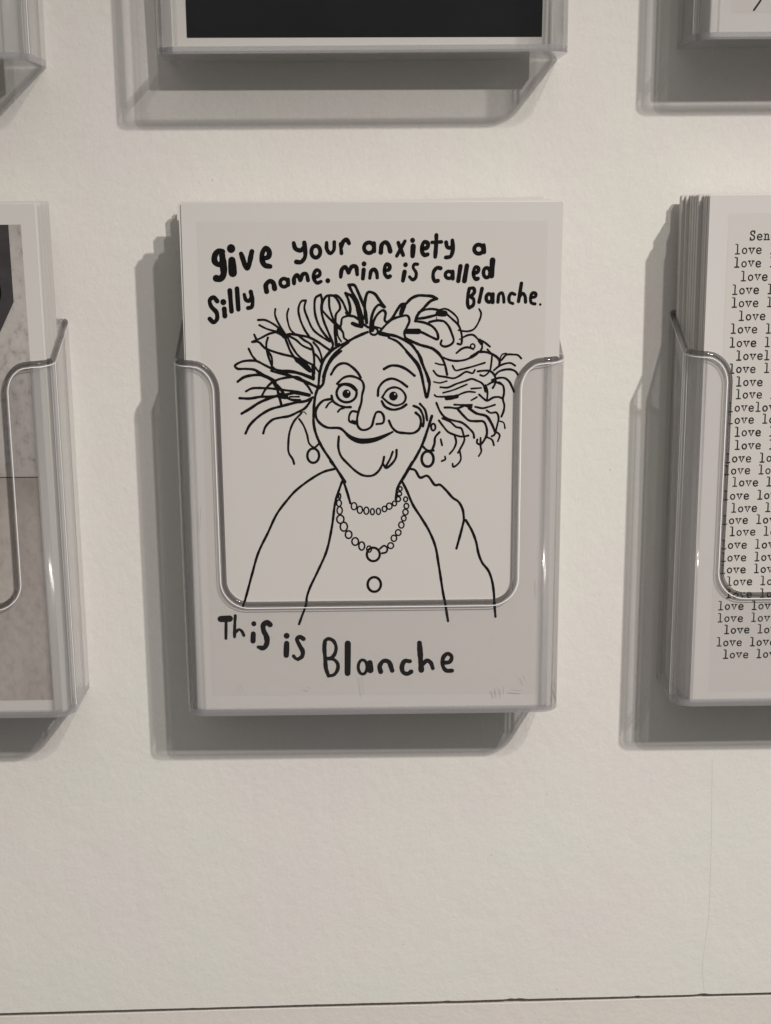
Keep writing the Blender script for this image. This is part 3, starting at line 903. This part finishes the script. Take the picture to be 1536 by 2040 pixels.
[0.4,1,-1.4,61.17,-1.54,60.54,-1.89,60.15,-2.32,60.16,-2.67,60.55,-2.8,61.17,-2.66,61.8,-2.31,62.19,-1.88,62.18,-1.53,61.8],
[0.4,1,0.22,60.87,0.11,60.33,-0.17,59.99,-0.52,60,-0.8,60.33,-0.9,60.88,-0.79,61.42,-0.51,61.75,-0.17,61.75,0.11,61.41],
[0.4,1,2.02,60.94,1.9,60.4,1.6,60.07,1.23,60.07,0.93,60.41,0.82,60.95,0.93,61.49,1.24,61.83,1.61,61.82,1.9,61.49],
[0.4,1,3.82,61.65,3.69,61.17,3.36,60.87,2.95,60.88,2.62,61.18,2.5,61.66,2.63,62.14,2.96,62.44,3.37,62.44,3.69,62.14],
[0.4,1,5.36,62.49,5.21,61.94,4.81,61.61,4.31,61.61,3.91,61.95,3.76,62.49,3.91,63.04,4.32,63.37,4.81,63.37,5.21,63.03],
[0.4,1,6.66,63.28,6.55,62.86,6.25,62.6,5.87,62.6,5.57,62.86,5.46,63.28,5.58,63.71,5.88,63.96,6.25,63.96,6.55,63.7],
[0.4,1,7.82,64.56,7.69,64.14,7.36,63.88,6.96,63.89,6.63,64.15,6.5,64.57,6.63,64.99,6.96,65.25,7.36,65.25,7.69,64.98],
[0.4,1,8.14,66.16,8.02,65.8,7.7,65.57,7.3,65.58,6.98,65.8,6.86,66.16,6.98,66.52,7.3,66.74,7.7,66.74,8.02,66.52],
[0.4,1,8.28,67.62,8.18,67.27,7.92,67.04,7.6,67.05,7.34,67.27,7.24,67.63,7.34,67.99,7.6,68.21,7.92,68.21,8.18,67.98],
[0.67,0,11.23,75.53,8.06,70.07,6.86,67.63,6.46,64.57],
[0.4,1,-9.5,65.47,-9.56,64.99,-9.71,64.69,-9.9,64.7,-10.04,64.99,-10.09,65.47,-10.03,65.95,-9.88,66.25,-9.7,66.25,-9.55,65.95],
[0.4,1,-9.32,63.42,-9.46,62.85,-9.81,62.49,-10.24,62.49,-10.59,62.85,-10.71,63.43,-10.57,64.01,-10.22,64.36,-9.79,64.36,-9.44,64],
[0.4,1,-9.08,61.27,-9.23,60.61,-9.61,60.2,-10.08,60.2,-10.46,60.61,-10.6,61.28,-10.44,61.94,-10.06,62.35,-9.59,62.35,-9.22,61.93],
[0.44,1,-8.62,58.66,-8.83,57.93,-9.35,57.48,-10,57.49,-10.51,57.94,-10.7,58.67,-10.5,59.39,-9.97,59.84,-9.33,59.83,-8.81,59.38],
[0.44,1,-7.64,56.42,-7.85,55.64,-8.37,55.15,-9.02,55.16,-9.53,55.65,-9.72,56.44,-9.52,57.22,-8.99,57.71,-8.35,57.7,-7.83,57.21],
[0.44,1,-6.34,54.04,-6.52,53.37,-7.01,52.96,-7.61,52.96,-8.08,53.38,-8.26,54.05,-8.07,54.72,-7.59,55.13,-6.99,55.13,-6.51,54.71],
[0.44,1,-4.44,51.96,-4.63,51.29,-5.12,50.87,-5.71,50.88,-6.19,51.3,-6.37,51.97,-6.18,52.64,-5.7,53.05,-5.1,53.05,-4.62,52.63],
[0.44,1,-2.66,50.6,-2.83,49.87,-3.25,49.41,-3.78,49.42,-4.19,49.87,-4.35,50.61,-4.19,51.34,-3.76,51.79,-3.24,51.79,-2.82,51.33],
[0.4,1,-0.65,49.65,-0.79,49.1,-1.15,48.76,-1.58,48.76,-1.93,49.11,-2.06,49.66,-1.93,50.21,-1.57,50.55,-1.14,50.54,-0.79,50.2],
[0.4,1,5.79,50.65,5.63,50.14,5.2,49.83,4.68,49.83,4.26,50.15,4.1,50.66,4.26,51.17,4.68,51.49,5.21,51.49,5.63,51.17],
[0.4,1,6.69,52.87,6.54,52.32,6.14,51.98,5.64,51.99,5.24,52.33,5.09,52.88,5.24,53.43,5.64,53.76,6.14,53.76,6.54,53.42],
[0.4,1,7.96,54.58,7.81,54.07,7.41,53.76,6.91,53.76,6.51,54.08,6.35,54.59,6.51,55.1,6.91,55.41,7.41,55.41,7.81,55.09],
[0.4,1,8.82,56.85,8.68,56.3,8.3,55.97,7.83,55.97,7.44,56.31,7.3,56.86,7.44,57.4,7.82,57.74,8.3,57.74,8.68,57.4],
[0.4,1,9.44,58.85,9.31,58.39,8.97,58.1,8.55,58.11,8.21,58.39,8.08,58.85,8.21,59.31,8.55,59.6,8.97,59.59,9.31,59.31],
[0.4,1,10.02,60.7,9.88,60.19,9.5,59.88,9.03,59.88,8.65,60.2,8.5,60.7,8.64,61.21,9.02,61.52,9.49,61.52,9.87,61.2],
[0.4,1,10.2,62.5,10.07,62.04,9.73,61.76,9.31,61.76,8.97,62.05,8.84,62.51,8.97,62.97,9.31,63.25,9.73,63.24,10.07,62.96],
[0.4,1,9.86,64.51,9.75,64.09,9.47,63.83,9.12,63.83,8.84,64.1,8.74,64.52,8.84,64.94,9.12,65.2,9.47,65.19,9.75,64.93],
[0.64,1,1.76,48.03,1.39,46.83,0.44,46.1,-0.73,46.1,-1.68,46.85,-2.03,48.05,-1.66,49.25,-0.71,49.99,0.45,49.98,1.4,49.23],
[0.52,0,1.82,49.74,3.03,50.67,3.94,49.94,3.63,48.69,2.42,48.38],
[0.69,1,2.05,38.9,1.67,37.59,0.7,36.78,-0.5,36.79,-1.47,37.61,-1.84,38.92,-1.46,40.23,-0.49,41.03,0.71,41.03,1.68,40.21],
[0.66,0,10.28,73.54,11.94,73.14,13.48,70.91,15.53,71.43,17.85,68.67,19.13,68.79,20.93,67.21,23.01,64.84,24.56,63.77,25.87,61.39,26.29,58.22],
[0.67,0,26.29,58.22,25.42,54.5,24.17,49.71],
[0.67,0,26.8,58.21,28.51,55.28,29.85,51.81,30.67,48.06,31.75,45.37,33.6,42.93,34.69,39.96,35.32,36.16,35.53,32.61,35.91,28.78],
[0.67,0,8.11,70.16,9.65,67.01,11.45,62.79,13.78,59.08,16.12,55.09,17.95,50.54,19.03,44.64,20.39,35.98,20.93,33.25,21.89,27.5]]
PUPILS = [[-7.53,95.36,1.2],
[5.79,94.65,1.25]]
TYPED = [(-40.16, 136.34, 'Sen'), (-44.19, 132.54, 'love'), (-44.17, 128.94, 'love .'), (-42.16, 125.17, 'love'), (-44.39, 121.43, 'love l'), (-44.37, 117.79, 'love'), (-42.21, 114.11, 'love'), (-44.32, 110.46, 'love l'), (-44.43, 106.63, 'love l'), (-42.41, 102.9, 'lovel'), (-44.24, 99.21, 'love l'), (-42.06, 95.44, 'love .'), (-42.04, 91.83, 'love .'), (-44.18, 88.1, 'lovelov'), (-44.02, 84.6, 'love lo'), (-41.83, 80.92, 'love l'), (-41.65, 77.1, 'love l'), (-44.24, 73.3, 'love lo'), (-44.38, 69.75, 'love lo'), (-41.88, 66.15, 'love l'), (-44.34, 62.31, 'love lo'), (-41.83, 58.52, 'love l'), (-44.31, 54.95, 'love lov'), (-41.95, 51.44, 'love lo'), (-44.28, 47.53, 'love lov'), (-44.26, 43.72, 'love lov'), (-44.25, 40.04, 'love lov'), (-42.16, 36.32, 'love lo'), (-42.14, 32.46, 'love lo'), (-44.36, 28.78, 'love lov'), (-44.35, 25.04, 'love lov'), (-42.25, 21.42, 'love lo'), (-44.33, 17.53, 'love lov'), (-42.21, 13.71, 'love lo')]
MOUTH = [[(-8.31, 84.98), (-8.73, 84.59), (-8.59, 84.4), (-8.12, 84.82)], [(-8.12, 84.82), (-8.59, 84.4), (-8.41, 84.13), (-7.88, 84.59)], [(-7.88, 84.59), (-8.41, 84.13), (-8.18, 83.8), (-7.59, 84.33)], [(-7.59, 84.33), (-8.18, 83.8), (-7.92, 83.44), (-7.27, 84.06)], [(-7.27, 84.06), (-7.92, 83.44), (-7.63, 83.09), (-6.95, 83.8)], [(-6.95, 83.8), (-7.63, 83.09), (-7.32, 82.76), (-6.64, 83.58)], [(-6.64, 83.58), (-7.32, 82.76), (-7.01, 82.47), (-6.35, 83.41)], [(-6.35, 83.41), (-7.01, 82.47), (-6.68, 82.22), (-6.04, 83.24)], [(-6.04, 83.24), (-6.68, 82.22), (-6.34, 81.98), (-5.72, 83.09)], [(-5.72, 83.09), (-6.34, 81.98), (-5.98, 81.75), (-5.39, 82.95)], [(-5.39, 82.95), (-5.98, 81.75), (-5.62, 81.55), (-5.06, 82.83)], [(-5.06, 82.83), (-5.62, 81.55), (-5.25, 81.37), (-4.73, 82.72)], [(-4.73, 82.72), (-5.25, 81.37), (-4.87, 81.22), (-4.43, 82.64)], [(-4.43, 82.64), (-4.87, 81.22), (-4.5, 81.09), (-4.13, 82.57)], [(-4.13, 82.57), (-4.5, 81.09), (-4.13, 81.0), (-3.85, 82.53)], [(-3.85, 82.53), (-4.13, 81.0), (-3.76, 80.94), (-3.57, 82.49)], [(-3.57, 82.49), (-3.76, 80.94), (-3.39, 80.89), (-3.28, 82.47)], [(-3.28, 82.47), (-3.39, 80.89), (-3.02, 80.88), (-2.98, 82.46)], [(-2.98, 82.46), (-3.02, 80.88), (-2.64, 80.87), (-2.65, 82.46)], [(-2.65, 82.46), (-2.64, 80.87), (-2.24, 80.89), (-2.3, 82.46)], [(-2.3, 82.46), (-2.24, 80.89), (-1.82, 80.92), (-1.93, 82.48)], [(-1.93, 82.48), (-1.82, 80.92), (-1.38, 80.97), (-1.54, 82.5)], [(-1.54, 82.5), (-1.38, 80.97), (-0.94, 81.04), (-1.15, 82.53)], [(-1.15, 82.53), (-0.94, 81.04), (-0.49, 81.13), (-0.74, 82.58)], [(-0.74, 82.58), (-0.49, 81.13), (-0.05, 81.23), (-0.34, 82.63)], [(-0.34, 82.63), (-0.05, 81.23), (0.39, 81.35), (0.06, 82.7)], [(0.06, 82.7), (0.39, 81.35), (0.83, 81.49), (0.45, 82.79)], [(0.45, 82.79), (0.83, 81.49), (1.25, 81.65), (0.84, 82.89)], [(0.84, 82.89), (1.25, 81.65), (1.67, 81.82), (1.23, 83.0)], [(1.23, 83.0), (1.67, 81.82), (2.08, 82.01), (1.64, 83.13)], [(1.64, 83.13), (2.08, 82.01), (2.49, 82.2), (2.06, 83.27)], [(2.06, 83.27), (2.49, 82.2), (2.91, 82.41), (2.48, 83.41)], [(2.48, 83.41), (2.91, 82.41), (3.34, 82.64), (2.92, 83.57)], [(2.92, 83.57), (3.34, 82.64), (3.82, 82.91), (3.41, 83.75)], [(3.41, 83.75), (3.82, 82.91), (4.32, 83.2), (3.94, 83.96)], [(3.94, 83.96), (4.32, 83.2), (4.81, 83.5), (4.47, 84.17)], [(4.47, 84.17), (4.81, 83.5), (5.25, 83.78), (4.95, 84.37)], [(4.95, 84.37), (5.25, 83.78), (5.63, 84.02), (5.37, 84.54)], [(5.37, 84.54), (5.63, 84.02), (5.9, 84.19), (5.66, 84.66)]]
PM = (0.498, 0.00551)
PL = (-144.338, -0.00224)
PR = (146.934, -0.00380)

crk = Ink(-0.03)
crk.stroke(0.11, CRACK, False, random.Random(4))
crk.build('hairline_crack', M_CRACK, wall)


# holders -------------------------------------------------------------
mid_holder = holder('card_holder', 0.0, 0.0, 'clear acrylic holder in the middle, holding the wild haired woman card')
SCRATCHES = [(0.1, [(-3.43, 12.42), (-3.02, 9.58), (-2.61, 6.41)]), (0.16, [(36.33, 7.66), (36.81, 5.27)]), (0.13, [(37.38, 7.8), (37.7, 5.58)]), (0.12, [(39.02, 8.1), (39.05, 5.56)]), (0.14, [(41.28, 7.12), (43.39, 6.78), (44.89, 6.76)]), (0.12, [(44.82, 11.66), (45.75, 9.28)]), (0.25, [(36.46, 24.76)]), (0.3, [(34.85, 22.6)]), (0.2, [(-46.2, 3.79)]), (0.2, [(-29.16, 3.25)]), (0.12, [(-19.76, 8.84), (-18.58, 8.19)]), (0.1, [(-39.42, 10.03), (-38.6, 7.81)]), (0.1, [(48.79, 41.86), (49.18, 36.5)]), (0.1, [(-49.0, 64.03), (-49.58, 56.58)])]
sc_ink = Ink(-25.665+0.35)
for w_, pts_ in SCRATCHES:
    sc_ink.stroke(w_, [(a, b) for a, b in pts_], False)
tag(sc_ink.build('scuff_marks', M_SCUFF, mid_holder), kind='stuff')
holder('card_holder', -145.22, 0.18, 'clear acrylic holder at the left edge, holding the concrete wall photo card')
holder('card_holder', 145.74, 1.245, 'clear acrylic holder at the right edge, holding the typewritten love card')
holder('card_holder', -0.78, 188.66, 'clear acrylic holder at the top, holding the card with a black picture')
holder('card_holder', -147.07, 187.60, 'clear acrylic holder in the top left corner, holding plain white cards')
holder('card_holder', 144.83, 191.43, 'clear acrylic holder in the top right corner, card with a small slanted pen mark')

# middle: hand-drawn card ---------------------------------------------
rnd = random.Random(5)
MZ = 0.9
root = front_card(PM[0], 24.0, MZ, 0.002, PM[1],
                  'white postcard with hand lettering about anxiety and a drawing of a woman in pearls')
panel('printed_area', root, -48.55, 48.65, 4.6, 143.4, M_PRINT)
ink = Ink(-0.07)
for s in LETTERING:
    ink.stroke(s[0]*1.17, [(s[i], s[i+1]) for i in range(2, len(s), 2)], bool(s[1]), rnd)
ink.build('lettering', M_INK, root)
ink = Ink(-0.07)
for s in DRAWING:
    ink.stroke(s[0]*1.12, [(s[i], s[i+1]) for i in range(2, len(s), 2)], bool(s[1]), rnd)
for x, z, r in PUPILS:
    ink.disc(x, z, r, r*1.05, 24)
for a in MOUTH: ink.poly(a)
ink.build('drawing', M_INK, root)
hl = Ink(-0.12)
for x, z, r in PUPILS:
    hl.disc(x+0.42, z+0.55, 0.24, 0.24, 10)
hl.build('eye_highlight', M_PRINT, root)

cards = []
for i in range(8): cards.append((23.5-0.55*i, rnd.uniform(-0.4, 0.2)-0.06*i, 0.0050+rnd.uniform(-0.004, 0.0020), 0.0020-0.0001*i, M_CARD if i % 3 else M_CARD2))
for i in range(3): cards.append((12.2-0.6*i, -0.5-0.1*i, -0.004, 0.012, M_CARD2))
for i in range(4): cards.append((5.4-0.6*i, -0.3, -0.0165+0.0015*i, 0.006, M_CARD2))
stack(PM[0], MZ, 0, cards, 'white card edge showing behind the card with the drawing', 'spare cards behind the drawing card')

# left: concrete photograph card --------------------------------------
root = front_card(PL[0], 23.9, 0.18+MZ, 0.002, PL[1],
                  'postcard with a photo of a weathered concrete wall and a dark angular opening')
panel('printed_photo', root, -48.6, 48.9, 3.8, 143.0, M_CONCRETE)
ink = Ink(-0.07); ink.poly([(-20, 143.0), (-20, 108.0), (36.5, 104.6), (40.97, 113.3), (45.45, 121.8), (45.45, 143.0)][::-1])
ink.build('dark_opening', M_DARKSHAPE, root)
ink = Ink(-0.10)
ink.stroke(1.1, [(37.0, 131.0), (40.3, 128.5), (41.6, 125.5), (40.9, 122.0), (37.0, 119.5)], False)
ink.stroke(0.22, [(-48.6, 72.1), (-10, 71.8), (20, 72.0), (48.9, 71.8)], False)
ink.build('dark_line', M_INK, root)
cards = []
for i in range(12): cards.append((23.4-1.5*i, 0.06*i*(1 if i % 3 else 0.5), 0.0026-0.0007*i, 0.002-0.0001*i, M_CARD if i % 3 else M_CARD2))
stack(PL[0], 0.18+MZ, 0, cards, 'white card edge showing behind the concrete photo card', 'spare cards behind the concrete photo card')

# right: typewritten card ---------------------------------------------
RW = 103.2
root = front_card(PR[0], 24.0, 1.245+MZ, 0.002, PR[1],
                  'white postcard typewritten all over with the word love', w=RW)
panel('printed_area', root, -47.4+1.2, 47.4, 3.2, 143.6, M_PRINT)
GL = {  # typewriter letters on a 1 x 1.9 cell: strokes in x-height units
 'l': [[(0.20, 1.62), (0.50, 1.62), (0.50, 0.0)], [(0.16, 0.0), (0.84, 0.0)]],
 'o': [['c', 0.50, 0.50, 0.36, 0.45]],
 'v': [[(0.16, 0.96), (0.50, 0.04), (0.84, 0.96)], [(0.03, 0.98), (0.34, 0.98)], [(0.66, 0.98), (0.97, 0.98)]],
 'e': [[(0.16, 0.52), (0.86, 0.52), (0.80, 0.82), (0.52, 0.97), (0.22, 0.82), (0.14, 0.48), (0.24, 0.14), (0.54, 0.01), (0.86, 0.14)]],
 'n': [[(0.05, 0.96), (0.24, 0.96), (0.24, 0.0)], [(0.24, 0.72), (0.46, 0.95), (0.72, 0.86), (0.76, 0.55), (0.76, 0.0)], [(0.06, 0.0), (0.42, 0.0)], [(0.60, 0.0), (0.96, 0.0)]],
 'S': [[(0.80, 1.28), (0.66, 1.48), (0.36, 1.50), (0.18, 1.25), (0.28, 0.95), (0.66, 0.74), (0.84, 0.44), (0.72, 0.10), (0.40, 0.0), (0.18, 0.16)], [(0.82, 1.50), (0.82, 1.12)], [(0.15, 0.38), (0.15, 0.0)]],
 'd': [['c', 0.42, 0.48, 0.30, 0.45], [(0.56, 1.58), (0.76, 1.58), (0.76, 0.0), (0.95, 0.0)]],
 '.': [[(0.5, 0.06)]],
}
ty = Ink(-0.07)
PITCH, XH = 1.99, 1.62
for x, z, t in TYPED:
    t = t.replace('.', 'l') if t != 'Sen' else 'Send'
    # the sheet is typed across: carry the line on over its full width
    if t == 'Send': t = 'Send love '
    full = t
    while x+(len(full)+4)*PITCH < 46:
        if not full.endswith(' '): full = full+('love'[len(full.split(' ')[-1].replace('love', '')):] if full.split(' ')[-1].replace('love', '') else '')+' '
        full += 'love'
    xx = x
    for ch in full:
        jy = rnd.uniform(-0.06, 0.06); jw = rnd.uniform(0.34, 0.41)
        for g in GL.get(ch, []):
            if g[0] == 'c':
                pts = [(xx+(g[1]+g[3]*math.cos(a))*1.66, z+jy+(g[2]+g[4]*math.sin(a))*XH) for a in [2*math.pi*k/10 for k in range(10)]]
                ty.stroke(jw, pts, True)
            else:
                sm = ch in 'eS' and len(g) > 3
                ty.stroke(jw*(1.25 if ch == '.' else 1), [(xx+a*1.66, z+jy+b*XH) for a, b in g], False, None, sm or (ch == 'n' and len(g) > 4))
        xx += PITCH
ty.build('typed_text', M_TYPE, root)
cards = []
steps = [0.0, -0.15, -0.2, -1.2, -1.3, -1.45, -1.5, -2.3, -3.1]
for i in range(42):
    g = min(8, int(i/42.0*9+0.3))
    dx = steps[g]+rnd.uniform(-0.03, 0.03)
    cards.append((23.5-0.49*i, dx, PR[1]-0.0006*g, 0.0018, M_CARD if i % 4 else M_CARD2))
stack(PR[0], 1.245+MZ, 0, cards, 'white card edge showing behind the typewritten card', 'spare cards behind the typewritten card', RW)

# top middle: near-black picture card ----------------------------------
root = front_card(-0.78, 12.5, 188.66+MZ, 0.03, 0.004, 'cream bordered postcard with a near black picture', m=M_CARD2)
panel('printed_photo', root, -48.7, 49.6, 4.3, 143.5, M_BLACKPRINT)
cards = [(11.9-0.7*i, rnd.uniform(-0.4, 0.3), 0.003, 0.028-0.002*i, M_CARD2) for i in range(5)]
stack(-0.78, 188.66+MZ, 0, cards, 'cream card hidden behind the black picture card', 'spare cards behind the black picture card')

# top left and top right ------------------------------------------------
root = front_card(-147.07, 20.5, 187.60+MZ, 0.012, 0.0, 'plain white postcard in the holder at the top left corner', m=M_CARD2)
cards = [(19.9-0.8*i, rnd.uniform(-0.3, 0.3), 0.0, 0.012-0.0005*i, M_CARD2) for i in range(10)]
stack(-147.07, 187.60+MZ, 0, cards, 'plain card edge behind the top left white card', 'spare cards in the top left holder')
root = front_card(145.1, 22.0, 191.43+MZ, 0.010, 0.0, 'white postcard with a small slanted dark stroke, top right corner', w=103.4)
panel('printed_area', root, -46.3, 47.3, 6.3, 142.8, M_PRINT)
ink = Ink(-0.07)
ink.stroke(0.55, [(-40.2, 6.9), (-38.4, 9.6), (-36.6, 13.5)], False)
ink.build('pen_mark', M_TYPE, root)
cards = [(21.4-0.8*i, -0.05*i, 0.0, 0.010-0.0004*i, M_CARD) for i in range(12)]
stack(145.1, 191.43+MZ, 0, cards, 'white card edge behind the pen mark card', 'spare cards in the top right holder', 103.4)
